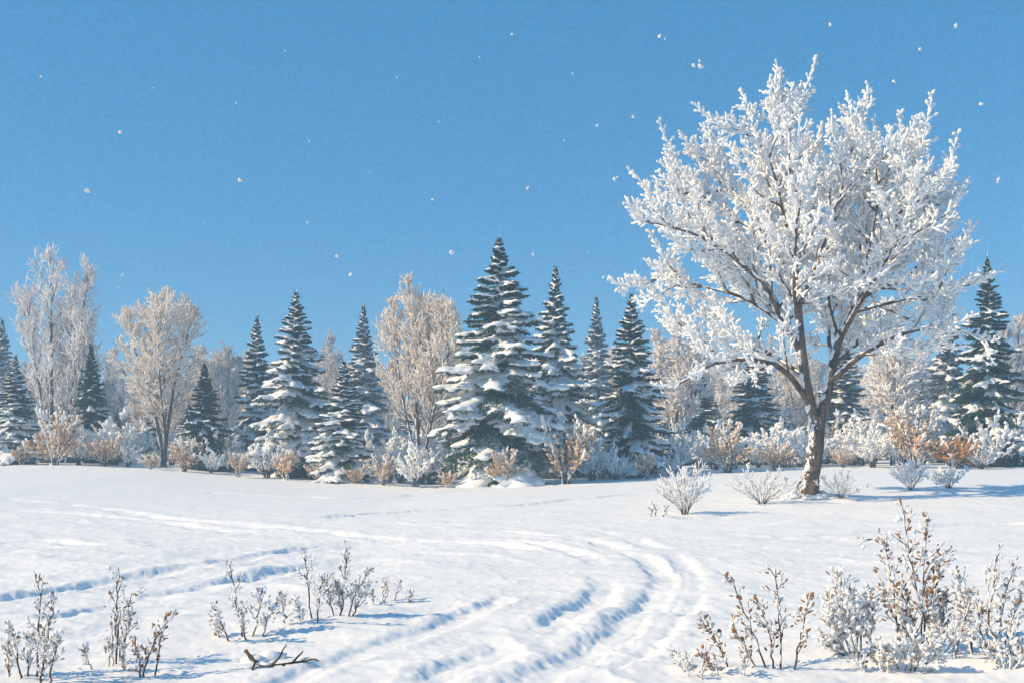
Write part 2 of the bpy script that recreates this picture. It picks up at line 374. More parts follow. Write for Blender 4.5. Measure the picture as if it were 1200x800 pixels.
# ------------------------------------------------------------------ spruces
def spruce(seed, H, Rf, snow, droop=.5, W=24, needle='needle', voxel=.05, dens=1.0, snow_k=1.0):
    rng = np.random.default_rng(seed)
    tz = np.linspace(-.25, H*.985, 12); tr = np.stack([.03*np.sin(tz*1.3), .03*np.cos(tz*1.1), tz], 1)
    tb = MB(); tb.tubes(tr[None], (.018*H*(1-tz/H).clip(0, 1)+.012)[None], 10); trunk = tb.mesh('trunk', M['bark'])
    ps = []; Ls = []; ts = []
    NB = int(W*6.6)
    for w in range(NB):
        tt = .055+.92*((w+rng.random())/NB)**.95
        L = H*Rf*(max(1-tt, 0)**1.08)*rng.uniform(.60, 1.16)+.07*(1-tt**2)+.006
        a = w*GOLD+rng.normal(0, .35); e = math.radians(-31+44*tt+56*tt**7)+rng.normal(0, .13)
        p = [np.array([0, 0, tt*H])]; h = np.array([math.cos(a), math.sin(a), 0])
        for i in range(6):
            f = i/5; el = e-droop*(1-tt*.8)*math.sin(f*PI*.8)+.22*f*f
            p.append(p[-1]+(h*math.cos(el)+np.array([0, 0, math.sin(el)]))*L/6)
        ps.append(p); Ls.append(L); ts.append(tt)
    P = np.array(ps); L = np.array(Ls); N = len(P); ts = np.array(ts)
    nb = 9; u = .16+.82*(np.arange(nb)+.5)/nb
    k = np.clip((u*6).astype(int), 0, 5); f = u*6-k
    pos = P[:, k]*(1-f)[None, :, None]+P[:, k+1]*f[None, :, None]; T = nrm(P[:, k+1]-P[:, k])
    Sd = nrm(np.cross(T, np.array([0, 0, 1.]))); B = []; BL = []; bi = []
    for sgn in (-1, 1):
        d = nrm(T*.62+sgn*Sd*.75+np.array([0, 0, -.22])+.12*rng.standard_normal(T.shape))
        l = (.44*L[:, None]*(1-.72*u)[None]*rng.uniform(.75, 1.2, (N, nb))); l = np.maximum(l, np.minimum(.12, .22*L)[:, None])
        b = [pos]
        for i in range(3): d = nrm(d+np.array([0, 0, -.13])+.05*rng.standard_normal(d.shape)); b.append(b[-1]+d*(l/3)[..., None])
        B.append(np.stack(b, 2).reshape(-1, 4, 3)); BL.append(l.ravel()); bi.append(np.repeat(np.arange(N), nb))
    B = np.concatenate(B); BL = np.concatenate(BL); bi = np.concatenate(bi)
    fo = MB(); fo.tubes(P, (.02*np.linspace(1, .3, 7))[None]*np.ones((N, 1)), 4)
    m = max(5, int(16*dens)); c, d, uu = along(B, m, rng); bl = np.repeat(BL, m)
    dd = d+.65*rng.standard_normal(d.shape)+np.array([0, 0, -.30]); fo.cards(c, dd, rng.uniform(.10, .22, len(c))*(.22+1.9*bl.clip(0, .3)+.5*(bl-.3).clip(0, .5)), np.full(len(c), .026), rng)
    m = max(6, int(14*dens)); c, d, uu = along(P, m, rng, .08); fo.cards(c, d+.7*rng.standard_normal(d.shape)+np.array([0, 0, -.2]), rng.uniform(.10, .2, len(c))*np.repeat((L/.9).clip(.22, 1), m), np.full(len(c), .028), rng)
    c, d, uu = along(tr[None, -3:], 60, rng, .2, 1.02); fo.cards(c, np.array([0, 0, .9])+.55*rng.standard_normal(c.shape), rng.uniform(.10, .2, 60), np.full(60, .026), rng)
    foliage = fo.mesh('foliage', M[needle], False)
    sb = MB(); has = (rng.random(N) < snow+.24*ts) & ((ts < .97) | (rng.random(N) < .3))
    # mantle along each loaded bough, fingers of snow on its branchlets
    PS = P[has]; m = 7; c, d, uu = along(PS, m, rng, .15, 1.02); l = np.repeat(L[has], m)
    g = rng.random(len(c)) < .86
    sb.blobs((c+np.array([0, 0, .06]))[g], d[g], (l*.11+.07*l.clip(.45, 1))[g], (l*.095*(1.2-.7*uu)+.055*l.clip(.55, 1))[g]*snow_k, (.055*l.clip(.5, 1)+.045*l)[g]*snow_k, rng, .12)
    pb = has[bi] & (rng.random(len(B)) < .28+.5*snow)
    BS = B[pb]; m = 3; c, d, uu = along(BS, m, rng, .05, 1.05); l = np.repeat(BL[pb], m)
    sb.blobs(c+np.array([0, 0, .055]), d, (l*.22+.05*(l/.2).clip(.4, 1)), (.05*(l/.2).clip(.5, 1)+.075*l)*snow_k, (.045*(l/.2).clip(.5, 1)+.05*l)*snow_k, rng, .14)
    top = np.array([[.02*rng.standard_normal(), 0, H*q] for q in (.94, .965, .985, 1.0, 1.015, 1.03)]); sb.blobs(top, [[0, 0, 1]]*6, .10, [.045, .04, .035, .03, .026, .022], [.045, .04, .035, .03, .026, .022], rng)
    smesh = melt(sb.mesh('snow_load', M['snow']), voxel, M['snow'], 'snow_load')
    V = np.concatenate(fo.v); hwid = float(np.percentile(np.hypot(V[V[:, 2] < H*.35][:, 0], V[V[:, 2] < H*.35][:, 1]), 98.5)); return (('trunk', trunk), ('foliage', foliage), ('snow_load', smesh)), H, hwid
SPR = dict(
    heavy=spruce(11, 10, .235, .64, .85, 25, voxel=.05, snow_k=1.15),
    broad=spruce(12, 10, .235, .72, .75, 27, voxel=.05, snow_k=1.05),
    mid=spruce(13, 10, .205, .56, .62, 28, voxel=.05),
    snowy=spruce(14, 8, .20, .76, .66, 25, voxel=.05, snow_k=1.05),
    dark=spruce(15, 6, .225, .30, .5, 25, voxel=.04, snow_k=.75),
    darktall=spruce(16, 10, .20, .40, .58, 29, voxel=.05, snow_k=.8),
    frosty=spruce(17, 9, .175, .62, .5, 29, needle='needle_frost', voxel=.06),
)
def put_meshes(meshes, name, loc, label, cat, group, rz, sc):
    r = thing(name, loc, label, cat, group, rz, sc)
    for n, me in meshes: link(n, me, r)
    return r
def add_spruce(kind, px, top, Y, hw, label, group=None, rz=None, rng=random.Random(3), bot=None):
    meshes, H, hwid = SPR[kind]; loc = on(px, Y); h = loc[2]
    need = (CAMZ-(top-HY)/F*Y)-h; s = need/H
    sx = min(max(1.14*hw/F*Y/hwid, .6*s), 2.0*s)
    return put_meshes(meshes, 'spruce_tree', loc, label, 'spruce', group, rng.uniform(0, 6.28) if rz is None else rz, (sx, sx, s))

add_spruce('snowy', 18, 415, 51.5, 27, 'short spruce at the far left edge with its sunny side caked in snow')
add_spruce('dark', 107, 402, 55, 26, 'dark green spruce almost bare of snow between the two tall frosted trees on the left')
add_spruce('dark', 240, 424, 52, 30, 'small dark spruce with scattered snow dabs right of the rounded beige tree')
add_spruce('snowy', 301, 370, 56, 31, 'slim snowy spruce just behind and left of the taller snow laden spruce', rz=1)
add_spruce('broad', 347, 338, 51, 52, 'tall spruce with thick snow shelves, left of the shorter snow capped spruce', rz=2.0)
add_spruce('snowy', 403, 420, 46.5, 40, 'low wide snow capped spruce in front of the pale narrow spruce', rz=4)
add_spruce('frosty', 426, 355, 57, 33, 'pale narrow spruce peeking out behind the low wide snow capped spruce')
add_spruce('heavy', 585, 276, 44.5, 74, 'biggest spruce in the row with long drooping boughs under heavy snow', rz=.9)
add_spruce('broad', 651, 309, 51, 46, 'tall snowy spruce directly right of and behind the biggest spruce', rz=3.3)
add_spruce('frosty', 699, 344, 59, 28, 'faded bluish spruce set back between two nearer snowy spruces')
add_spruce('mid', 740, 341, 47.5, 48, 'dark green spruce with white snow patches left of the large frosted tree', rz=5.1)
add_spruce('darktall', 884, 395, 57, 46, 'dark blue spruce standing behind the left half of the large frosted tree', rz=1.1)
add_spruce('mid', 988, 392, 58, 44, 'blue green spruce behind the right stem of the large frosted tree', rz=2.2)
add_spruce('darktall', 820, 425, 61, 40, 'shadowy spruce behind the hanging left branches of the large frosted tree', rz=4.4)
add_spruce('frosty', 1110, 339, 56, 32, 'pale snow dusted spruce just left of the tall dark spruce near the right edge')
add_spruce('darktall', 1157, 299, 48.5, 43, 'tall dark spruce near the right edge, the darkest and highest of that side', rz=.4)
add_spruce('frosty', 3, 372, 62, 24, 'grey frosted spruce cut by the left edge behind the short snowy spruce')

# ------------------------------------------------------------------ bare frosted trees
def bare_tree(seed, H, stems, half, zc, twig, n1=16, n2=8, n3=5, ang=.55, up=.75, r=.020, frost='frost', l1=.20, blob=.0, top=1.0):
    """stems: list of base offsets and tops (fractions of height); crown is an oval of half width `half`"""
    rng = np.random.default_rng(seed); wood = MB(); sn = MB(); tw = MB()
    cz, rz = zc*H, (top-zc)*H
    def inside(p):
        a = np.arctan2(p[:, 1], p[:, 0]); lob = 1+.17*np.sin(a*3+seed)+.17*np.sin(p[:, 2]*2.3/H*6+a*2+seed)+.08*np.sin(a*7+p[:, 2]*3)
        dz = np.where(p[:, 2] > cz, (p[:, 2]-cz)/rz, (cz-p[:, 2])/(cz*.92))
        return ((p[:, 0]/half)**2+(p[:, 1]/half)**2)+np.abs(dz)**2.2 < lob
    for (pts, r0) in stems:
        p0 = polyline(pts, 14)[None]; p0 = p0+rng.normal(0, .012*H/9, p0.shape)*np.linspace(0, 1, 14)[None, :, None]
        R0 = r0*(1-np.linspace(0, 1, 14))**.85+.012; wood.tubes(p0, R0, 8)
        snow_on(sn, p0, R0, 26, rng, .85, .9, .0, .96)
        p1, u1, _ = grow(p0, n1, .22, .98, ang, lambda u, i: H*l1*(1.25-.85*u), up, 7, rng, .08); p1, ok = keep(p1, inside)
        R1 = .020*(1-np.linspace(0, 1, 7))+.010; wood.tubes(p1, R1, 5); snow_on(sn, p1, R1, 5, rng, .55, .8)
        p2, _, _ = grow(p1, n2, .15, .98, ang*.95, lambda u, i: H*.085*(1.2-.6*u), up*.6, 5, rng, .1); p2, _ = keep(p2, inside)
        e, _, _ = grow(p0, 8, .70, .99, .35, H*.10, .5, 5, rng, .06); e, _ = keep(e, inside); p2 = np.concatenate([p2, e])
        tw.tubes(p2, r*np.array([.9, .9, 1., 1.1, .3])*(1+.2*rng.standard_normal((len(p2), 5))), 4)
        p3, _, _ = grow(p2, n3, .2, .98, .6, H*.036, .35, 4, rng, .1); tw.tubes(p3, r*np.array([.8, 1.0, 1.25, .1]), 4)
    return (('trunk', wood.mesh('trunk', M['greybark'])), ('trunk_snow', sn.mesh('trunk_snow', M['snow'])), ('frosted_twigs', tw.mesh('frosted_twigs', M[twig])))
BT = dict(
    poplar=(bare_tree(21, 12, [
        ([(0, 0, -.2), (-.02, 0, 3), (-.05, 0, 7), (-.10, 0, 11.9)], .12), ([(.5, .1, -.2), (.9, .2, 3), (1.3, .3, 6.3), (1.9, .3, 10.8)], .10),
        ([(-.2, .2, -.2), (-.6, .3, 2.6), (-1.1, .4, 5.5), (-1.6, .3, 9.3)], .07), ([(.9, -.2, -.2), (1.5, -.3, 3), (2.2, -.5, 7.6)], .06),
        ([(.2, .4, -.2), (.5, 1.2, 4), (.4, 1.5, 9)], .06)], 2.6, .5, 'pale', n1=17, n2=7, n3=5, ang=.56, up=.70, r=.024, l1=.25), 12),
    round=(bare_tree(22, 9.3, [
        ([(0, 0, -.2), (.03, 0, .7), (-.35, 0, 2.6), (-.95, .1, 4.6), (-1.5, .1, 6.2), (-1.9, 0, 8.2)], .11), ([(.12, .05, -.2), (.15, .0, .8), (.45, 0, 3.2), (.85, .2, 5.4), (1.3, .2, 7.0), (1.7, 0, 8.6)], .11),
        ([(.0, .1, .5), (.0, .6, 3.0), (-.3, .9, 6), (-.2, .8, 9.1)], .06), ([(.2, -.1, 1.5), (.2, -.8, 4.0), (.1, -1, 6.5), (.2, -.9, 8.9)], .05)],
        2.75, .56, 'beige', n1=18, n2=8, n3=6, ang=.72, up=.45, r=.026, l1=.28), 9.3),
    vase=(bare_tree(23, 9.6, [
        ([(0, 0, -.2), (.0, 0, 1.5), (-.15, 0, 4.0), (-.3, .1, 7), (-.5, .1, 9.5)], .11), ([(.15, 0, -.2), (.3, 0, 1.6), (.8, 0, 4.6), (1.2, -.1, 9.2)], .10),
        ([(-.1, .1, 1.), (-.8, .4, 4), (-1.4, .6, 8)], .05), ([(.2, .1, 1.), (.5, .9, 4), (.4, 1.2, 8.4)], .05), ([(.2, -.1, 1.), (.9, -.7, 4), (1.8, -.8, 7.6)], .05)],
        2.15, .56, 'beige', n1=18, n2=8, n3=6, ang=.58, up=.65, r=.025, l1=.27), 9.6),
    fluffy=(bare_tree(24, 8, [
        ([(0, 0, -.2), (.0, 0, 2), (-.3, .1, 5), (-.2, .1, 7.8)], .10), ([(.05, 0, .5), (.5, .2, 3), (1.0, .2, 6.6)], .06),
        ([(.0, 0, .8), (-.6, -.3, 3), (-1.2, -.3, 6.2)], .06)], 1.9, .55, 'pale', n1=16, n2=8, n3=5, ang=.7, up=.35, r=.036, l1=.18), 8),
    grey=(bare_tree(25, 8.5, [
        ([(0, 0, -.2), (.05, 0, 3), (-.1, .1, 8.3)], .09), ([(.1, 0, .3), (.6, .2, 4), (.8, .1, 7.4)], .05), ([(-.1, 0, .3), (-.5, -.3, 3.6), (-.8, -.3, 6.9)], .05)],
        1.5, .55, 'greytwig', n1=15, n2=8, n3=4, ang=.42, up=.8, r=.024, l1=.15), 8.5),
)
def add_bare(kind, px, top, Y, label, group=None, rz=0., wide=1., cat='tree'):
    meshes, H = BT[kind]; loc = on(px, Y); s = ((CAMZ-(top-HY)/F*Y)-loc[2])/H
    return put_meshes(meshes, 'frosted_tree', loc, label, cat, group, rz, (s*wide, s*wide, s))
add_bare('poplar', 61, 290, 56, 'tall slender many stemmed frosted tree near the left edge, highest on that side')
add_bare('round', 190, 342, 53, 'rounded beige frosted tree with two stems forming a V, left of the small dark spruce')
add_bare('vase', 491, 330, 48.5, 'narrow vase shaped beige frosted tree just left of the biggest spruce')
add_bare('fluffy', 1046, 348, 51.5, 'fluffy white frosted tree right of the large tree trunk, under its outer branches', rz=1, wide=1.15)
add_bare('fluffy', 792, 370, 55, 'white frosted tree half hidden behind the left branches of the large frosted tree', rz=2.4)
add_bare('grey', 268, 404, 66, 'faint pinkish frosted tree between the small dark spruce and the slim snowy spruce', rz=.5)
add_bare('grey', 388, 392, 67, 'faint grey frosted tree between the tall shelved spruce and the pale narrow spruce', rz=2)
add_bare('grey', 1192, 368, 60, 'grey frosted tree cut by the right edge behind the tall dark spruce', rz=3)

# the wood behind, tree by tree
rb = random.Random(8)
GB1, GB2 = 'hazy spruces in the wood behind the front row', 'hazy frosted trees in the wood behind the front row'
px = -330
while px < 1540:
    Y = rb.uniform(64, 78); top = rb.uniform(432, 470); kind = rb.choice(['frosty', 'mid', 'darktall', 'frosty'])
    add_spruce(kind, px, top, Y, rb.uniform(24, 34), 'hazy spruce in the wood far behind the front row of trees', GB1, rng=rb)
    px2 = px+rb.uniform(14, 26); Y = rb.uniform(60, 84)
    add_bare(rb.choice(['grey', 'fluffy', 'fluffy', 'round']), px2, rb.uniform(398, 444), Y, 'hazy frosted bare tree in the wood far behind the front row', GB2, rb.uniform(0, 6))
    px3 = px+rb.uniform(26, 40); Y = rb.uniform(70, 92)
    add_bare(rb.choice(['fluffy', 'grey', 'vase']), px3, rb.uniform(404, 444), Y, 'hazy frosted bare tree in the wood far behind the front row', GB2, rb.uniform(0, 6))
    px += rb.uniform(34, 52)
px = -380
while px < 1600:
    Y = rb.uniform(88, 120)
    add_spruce(rb.choice(['frosty', 'darktall', 'mid']), px, rb.uniform(428, 458), Y, rb.uniform(24, 34), 'hazy spruce in the wood far behind the front row of trees', GB1, rng=rb)
    px += rb.uniform(26, 40)

# ------------------------------------------------------------------ shrubs along the wood's edge
def shrub(seed, kind, H=1.5, W=.75, n=9):
    rng = np.random.default_rng(seed); wood = MB(); fr = MB(); lf = MB()
    a = np.arange(n)*GOLD+rng.normal(0, .3, n); rr = np.sqrt((np.arange(n)+.5)/n)
    d = np.stack([np.cos(a)*rr*W, np.sin(a)*rr*W, H*(1.0-.42*rr**2)*rng.uniform(.58, 1.12, n)], 1)
    s = np.linspace(0, 1, 8)[None, :, None]; b = np.stack([np.cos(a), np.sin(a), 0*a], 1)*.06
    p0 = b[:, None]+d[:, None]*np.concatenate([s**1.25, s**1.25, s], -1)+rng.normal(0, .02, (n, 8, 3))*s; p0[:, 0, 2] = -.1
    R0 = (.012 if kind == 'twiggy' else .020)*(1-.8*np.linspace(0, 1, 8)); wood.tubes(p0, R0, 6)
    p1, u, _ = grow(p0, 6, .25, .95, .5, lambda u, i: H*(.34-.16*u), .45, 6, rng, .1); wood.tubes(p1, .010*np.linspace(1, .5, 6), 4)
    if kind == 'twiggy':
        tw_, _, _ = grow(p1, 5, .2, .98, .6, H*.11, .3, 5, rng, .1); club(fr, tw_, .016, rng); club(fr, grow(p0, 2, .9, .99, .2, H*.2, .3, 6, rng, .06)[0], .019, rng); snow_on(fr, p1, .008, 5, rng, .6, .7)
    elif kind == 'frost':
        club(fr, p1, .034, rng); e, _, _ = grow(p0, 2, .9, .99, .2, H*.16, .3, 6, rng, .06); club(fr, e, .036, rng)
        p2, _, _ = grow(p1, 5, .2, .95, .7, H*.085, .2, 4, rng, .1); club(fr, p2, .036, rng)
    else:
        e, _, _ = grow(p0, 2, .88, .99, .2, H*.16, .3, 6, rng, .06); club(fr, e, .036, rng)
        c, dd, uu = along(p1, 6, rng, .1, 1.05); c = c+rng.normal(0, .035, c.shape); top = (c[:, 2]-H*.5)/H+(-c[:, 0]*.25)+rng.normal(0, .16, len(c))
        g = top > (.27 if kind == 'peach' else .45)
        lf.blobs(c[~g], dd[~g]+.5*rng.standard_normal(dd[~g].shape), rng.uniform(.04, .075, (~g).sum()), rng.uniform(.025, .045, (~g).sum()), .022, rng)
        fr.blobs(c[g], dd[g]+.3*rng.standard_normal(dd[g].shape), rng.uniform(.045, .085, g.sum()), .034, .034, rng)
        p2, _, _ = grow(p1, 3, .4, .95, .7, H*.07, .2, 4, rng, .1); club(lf, p2, .026, rng)
        snow_on(fr, p0, R0, 9, rng, .6, 1.2)
    out = [('stems', wood.mesh('stems', M['stem'] if kind != 'frost' else M['greybark'])), ('frost', fr.mesh('frost', M['frost']))]
    if kind in ('peach', 'orange'): out.append(('leaves', lf.mesh('leaves', M['peach' if kind == 'peach' else 'orange'])))
    return out
SH = dict(w1=shrub(31, 'frost', 1.5, .75, 11), w2=shrub(32, 'frost', 1.5, .95, 13), w3=shrub(33, 'frost', 1.5, .6, 8),
          p1=shrub(34, 'peach', 1.5, .75, 11), p2=shrub(35, 'peach', 1.5, .95, 13), p3=shrub(36, 'peach', 1.5, .55, 8), t1=shrub(38, 'twiggy', 1.5, .8, 15), t2=shrub(39, 'twiggy', 1.5, 1.5, 16), o1=shrub(37, 'orange', 1.5, .9, 14))
def add_shrub(kind, px, top, dY, label, group=None, wide=1., rz=None, bot=None):
    if bot is None: x = (px-HX)/F*47; Y = float(edge_y(x))+dY-(.7 if kind[0] in 'po' else 0); loc = on(px, Y)
    else: loc = solve(px, bot); Y = loc[1]
    s = ((CAMZ-(top-HY)/F*Y)-loc[2])/1.5/1.05
    return put_meshes(SH[kind], 'frosted_shrub', loc, label, 'shrub', group, rb.uniform(0, 6.28) if rz is None else rz, (s*wide, s*wide, s))
for a in [
 ('w2', 3, 505, .5, 'white shrub cut by the left edge, below the short snowy spruce'),
 ('p3', 25, 512, .3, 'low pale shrub at the foot of the short snowy spruce at far left'),
 ('p1', 64, 478, .2, 'upright peach shrub with dark stems below the tall many stemmed tree'),
 ('w1', 92, 500, 1.2, 'bluish shrub between the tall peach shrub and the dark bare spruce'),
 ('p2', 122, 500, .8, 'peach leaved shrub at the foot of the dark spruce on the left'),
 ('w2', 150, 515, 1.0, 'blue grey shrub left of the V stemmed tree'),
 ('p2', 176, 527, .1, 'low cream shrub spreading round the foot of the V stemmed tree'),
 ('p1', 216, 513, .3, 'cream frosted shrub just right of the V stemmed tree foot'),
 ('w2', 247, 525, .8, 'low blue shrub under the small dark spruce'),
 ('p3', 279, 522, .1, 'thin pointed tan shrub between the small dark spruce and the slim snowy one'),
 ('w2', 313, 512, 1.0, 'dome shaped pale shrub at the foot of the slim snowy spruce'),
 ('p3', 335, 518, .2, 'narrow peach shrub directly below the tall shelved spruce'),
 ('p2', 372, 538, .3, 'low brownish shrub left of the low wide snow capped spruce'),
 ('p2', 417, 540, -.4, 'cream white shrub in front of the low wide snow capped spruce'),
 ('p1', 449, 532, -.3, 'rounded peach shrub left of the white shrub below the vase shaped tree'),
 ('w3', 487, 508, -.5, 'upright white shrub in front of the vase shaped tree stems'),
 ('p2', 524, 545, .0, 'low dull brown shrub under the left boughs of the biggest spruce'),
 ('p1', 592, 524, -.6, 'peach and white shrub at the foot of the biggest spruce'),
 ('w2', 632, 520, 1.0, 'bluish shrub between the biggest spruce and the tall bare stemmed peach shrub'),
 ('p1', 664, 488, -.4, 'large vase shaped peach shrub with snowy stems right of the biggest spruce'),
 ('w1', 694, 512, .9, 'pale blue shrub just right of the large vase shaped peach shrub'),
 ('w1', 722, 522, .2, 'white shrub below the dark green spruce left of the large frosted tree'),
 ('p3', 757, 522, .1, 'small peach shrub right of the white shrub, below the dark green spruce'),
 ('w2', 785, 528, .8, 'low bluish shrub between the dark green spruce and the twiggy field shrub'),
 ('p1', 853, 492, .2, 'peach shrub with white stems left of the large tree trunk'),
 ('p2', 908, 512, .5, 'peach shrub immediately behind the left of the large tree trunk'),
 ('p2', 988, 518, .8, 'low peach shrub immediately right of the large tree trunk'),
 ('w1', 1023, 495, .2, 'rounded cream white shrub under the right limbs of the large tree'),
 ('p1', 1072, 472, -.8, 'tall cream and peach shrub left of the orange leaved shrub'),
 ('o1', 1118, 506, -1.9, 'bright orange leaved shrub near the right edge', None, 1.35),
 ('w2', 1172, 474, -1.4, 'big frosty white shrub at the right edge below the tall dark spruce'),
]: add_shrub(*a)
add_shrub('w2', 1150, 520, -3.0, 'low shadowed blue shrub in front of the big frosty white shrub at right', wide=1.2)
add_shrub('t1', 1068, 532, 0, 'grey blue shrub growing in the snow right of the large tree, below the cream shrub', bot=574)
add_shrub('t1', 803, 538, 0, 'twiggy white shrub alone in the snow left of the large frosted tree', bot=602)
add_shrub('t2', 893, 548, 0, 'sparse pale shrub in the snow just left of the large tree trunk', bot=590, wide=1.25)
add_shrub('t2', 985, 552, 0, 'small blue shrub in the shade just right of the large tree trunk', bot=584, wide=1.1)
add_shrub('w2', 1112, 540, 0, 'low white mound of a shrub in the snow below the orange leaved shrub', bot=572, wide=1.2)
# undergrowth between the trees
GU = 'hazy undergrowth shrubs inside the wood'
for i in range(150):
    q = rb.uniform(-120, 1320); dY = rb.uniform(2.4, 11)
    x = (q-HX)/F*50; e = HY+F*(CAMZ-float(gz(x, edge_y(x))))/float(edge_y(x))
    add_shrub(rb.choice(['w1', 'w2', 'w2', 'w3', 'p2']), q, e-rb.uniform(28, 64), dY, 'hazy frosted shrub growing inside the wood behind the edge shrubs', GU, wide=rb.uniform(.9, 1.3))

# ------------------------------------------------------------------ weeds in the foreground
def weed(name, px, py, stems, label, cat, leaf='tan', frost=.5, group=None, seed=0, r=.008, size=1.0, side=3, snow=.6, stemmat='stem', leafn=3):
    """stems: pixel polylines from the foot up; each becomes a stem with leaves and clinging snow"""
    rng = np.random.default_rng(seed+100); base = solve(px, py); Y = base[1]; root = thing(name, base, label, cat, group)
    for si, s in enumerate(stems):
        dep = rng.uniform(-.22, .22); pts = []
        for i, (x, y) in enumerate(s):
            f = i/max(len(s)-1, 1); pts.append(at(x, y, Y)-base+np.array([0, dep*(.3+.7*f), 0]))
        pts[0][2] = float(gz(base[0]+pts[0][0], Y+pts[0][1]))-base[2]-.05
        p0 = polyline(pts, 12)[None]; p0 = p0+rng.normal(0, .006, p0.shape)
        L = np.linalg.norm(p0[0, -1]-p0[0, 0]); st = MB(); R = r*np.linspace(1, .4, 12); st.tubes(p0, R, 7)
        p1, u, _ = grow(p0, side*2+1, .25, .95, .55, lambda u, i: .26*L*(1.2-.8*u), .35, 6, rng, .12); st.tubes(p1, r*.5*np.linspace(1, .5, 6), 5)
        so = st.build('stem', M[stemmat], root)
        tips = np.concatenate([p0[:, -6:], p1]); lf = MB(); fr = MB()
        c, d, u = along(tips, leafn+2, rng, .35, 1.03)
        k = rng.standard_normal(c.shape)*.022*size; c = c+k; out = nrm(d+.8*nrm(k))
        g = rng.random(len(c)) < frost; n = len(c)
        a = rng.uniform(.010, .023, n)*size
        lf.blobs(c[~g], out[~g], a[~g], a[~g]*.75, a[~g]*.28, rng, .1)
        fr.blobs(c[g], out[g], a[g]*1.15, a[g]*.8, a[g]*.55, rng, .2)
        snow_on(fr, p1, r*.5, 4, rng, snow*.6, .24); snow_on(fr, p0, R, 14, rng, snow*.6, .24, .15)
        p2, _, _ = grow(p1, 2, .3, .97, .6, lambda u, i: .07*(1.2-.5*u)*size, .3, 5, rng, .15); club(fr, p2, .0042, rng, 5)
        if lf.n: lf.build('leaves', M[leaf], so)
        if fr.n: fr.build('clinging_snow', M['frost'], so)
    return root
weed('frosted_weed', 40, 800, [[(38, 800), (36, 745), (32, 678)], [(48, 800), (55, 745), (66, 700)], [(25, 800), (20, 760), (10, 730)], [(30, 800), (26, 770), (22, 745)], [(60, 800), (72, 765), (84, 738)], [(52, 795), (60, 770), (76, 742)], [(10, 800), (4, 770), (3, 755)]],
     'clump of dark stemmed weeds with frosted tan leaves in the bottom left corner', 'weed', 'tan', .6, seed=1)
weed('frosted_weed', 140, 778, [[(139, 778), (142, 725), (147, 662)], [(140, 730), (131, 712), (125, 700)], [(142, 712), (152, 703), (162, 695)], [(141, 745), (152, 734), (158, 722)]],
     'single tall dark weed with side shoots, right of the corner clump', 'weed', 'tan', .5, seed=2, side=2)
weed('frosted_weed', 172, 792, [[(168, 795), (178, 765), (192, 735)], [(180, 760), (190, 740), (204, 722)], [(168, 790), (168, 765), (166, 748)]],
     'short leaning weed with rust brown leaves near the bottom left', 'weed', 'brown', .15, seed=3, side=2)
weed('dry_stalks', 122, 785, [[(125, 778), (121, 760), (120, 748)], [(132, 775), (126, 755), (122, 735)], [(115, 780), (108, 765), (105, 755)], [(148, 770), (151, 755)]],
     'thin tan stalks beside the tall single weed at left', 'weed', 'tan', .4, seed=4, r=.006, side=1, leafn=1, stemmat='tanstem')
weed('frosted_weed', 278, 746, [[(284, 746), (277, 712), (266, 660)], [(295, 745), (300, 720), (306, 690)], [(272, 748), (266, 730), (258, 705)], [(290, 744), (288, 725), (292, 705)], [(260, 750), (252, 738), (246, 722)], [(306, 740), (312, 725), (321, 710)]],
     'frosted weed with a leaning snow tipped main stem, left one of the middle pair', 'weed', 'tan', .7, seed=5)
weed('frosted_weed', 352, 728, [[(364, 728), (358, 695), (351, 648)], [(335, 740), (337, 715), (333, 690)], [(372, 722), (376, 700), (382, 672)], [(350, 738), (352, 720), (345, 700)]],
     'upright frosted weed with grey leaves between the leaning weed and the bushy weed', 'weed', 'tan', .6, seed=6)
weed('frosted_weed', 402, 722, [[(398, 724), (402, 690), (406, 643)], [(392, 724), (386, 700), (382, 675)], [(405, 722), (414, 700), (430, 668)], [(410, 722), (420, 705), (428, 690)], [(400, 722), (396, 700), (395, 685)]],
     'bushy frosted weed casting a blue shadow, farthest right of the weeds on the left side', 'weed', 'tan', .55, seed=7, side=4)
weed('dry_stalks', 452, 706, [[(447, 706), (448, 692), (446, 680)], [(451, 706), (453, 690), (454, 678)], [(462, 705), (464, 692), (469, 682)], [(438, 707), (439, 698), (438, 690)], [(478, 706), (481, 694)]],
     'short tan stalks poking through snow right of the bushy weed', 'weed', 'tan', .4, seed=8, r=.008, side=1, leafn=2, stemmat='tanstem')
weed('frosted_weed', 862, 786, [[(858, 788), (846, 765), (820, 722)], [(902, 786), (885, 745), (862, 690), (857, 676)], [(917, 784), (918, 735), (915, 672)], [(925, 784), (935, 745), (944, 695)], [(908, 782), (905, 745), (893, 708)], [(890, 786), (872, 760), (852, 728)], [(832, 788), (828, 772), (816, 762)]],
     'open weed with rust brown round leaves and dark arching stems at bottom right', 'weed', 'brown', .25, seed=9, size=1.05, side=3)
weed('dry_stalks', 800, 792, [[(806, 792), (800, 778), (790, 768)], [(806, 792), (805, 778), (800, 766)], [(822, 790), (818, 780)], [(842, 790), (838, 772), (832, 765)], [(872, 790), (868, 775), (862, 768)]],
     'thin tan stalks left of the rust leaved weed', 'weed', 'tan', .3, seed=10, r=.006, side=1, leafn=1, stemmat='tanstem')
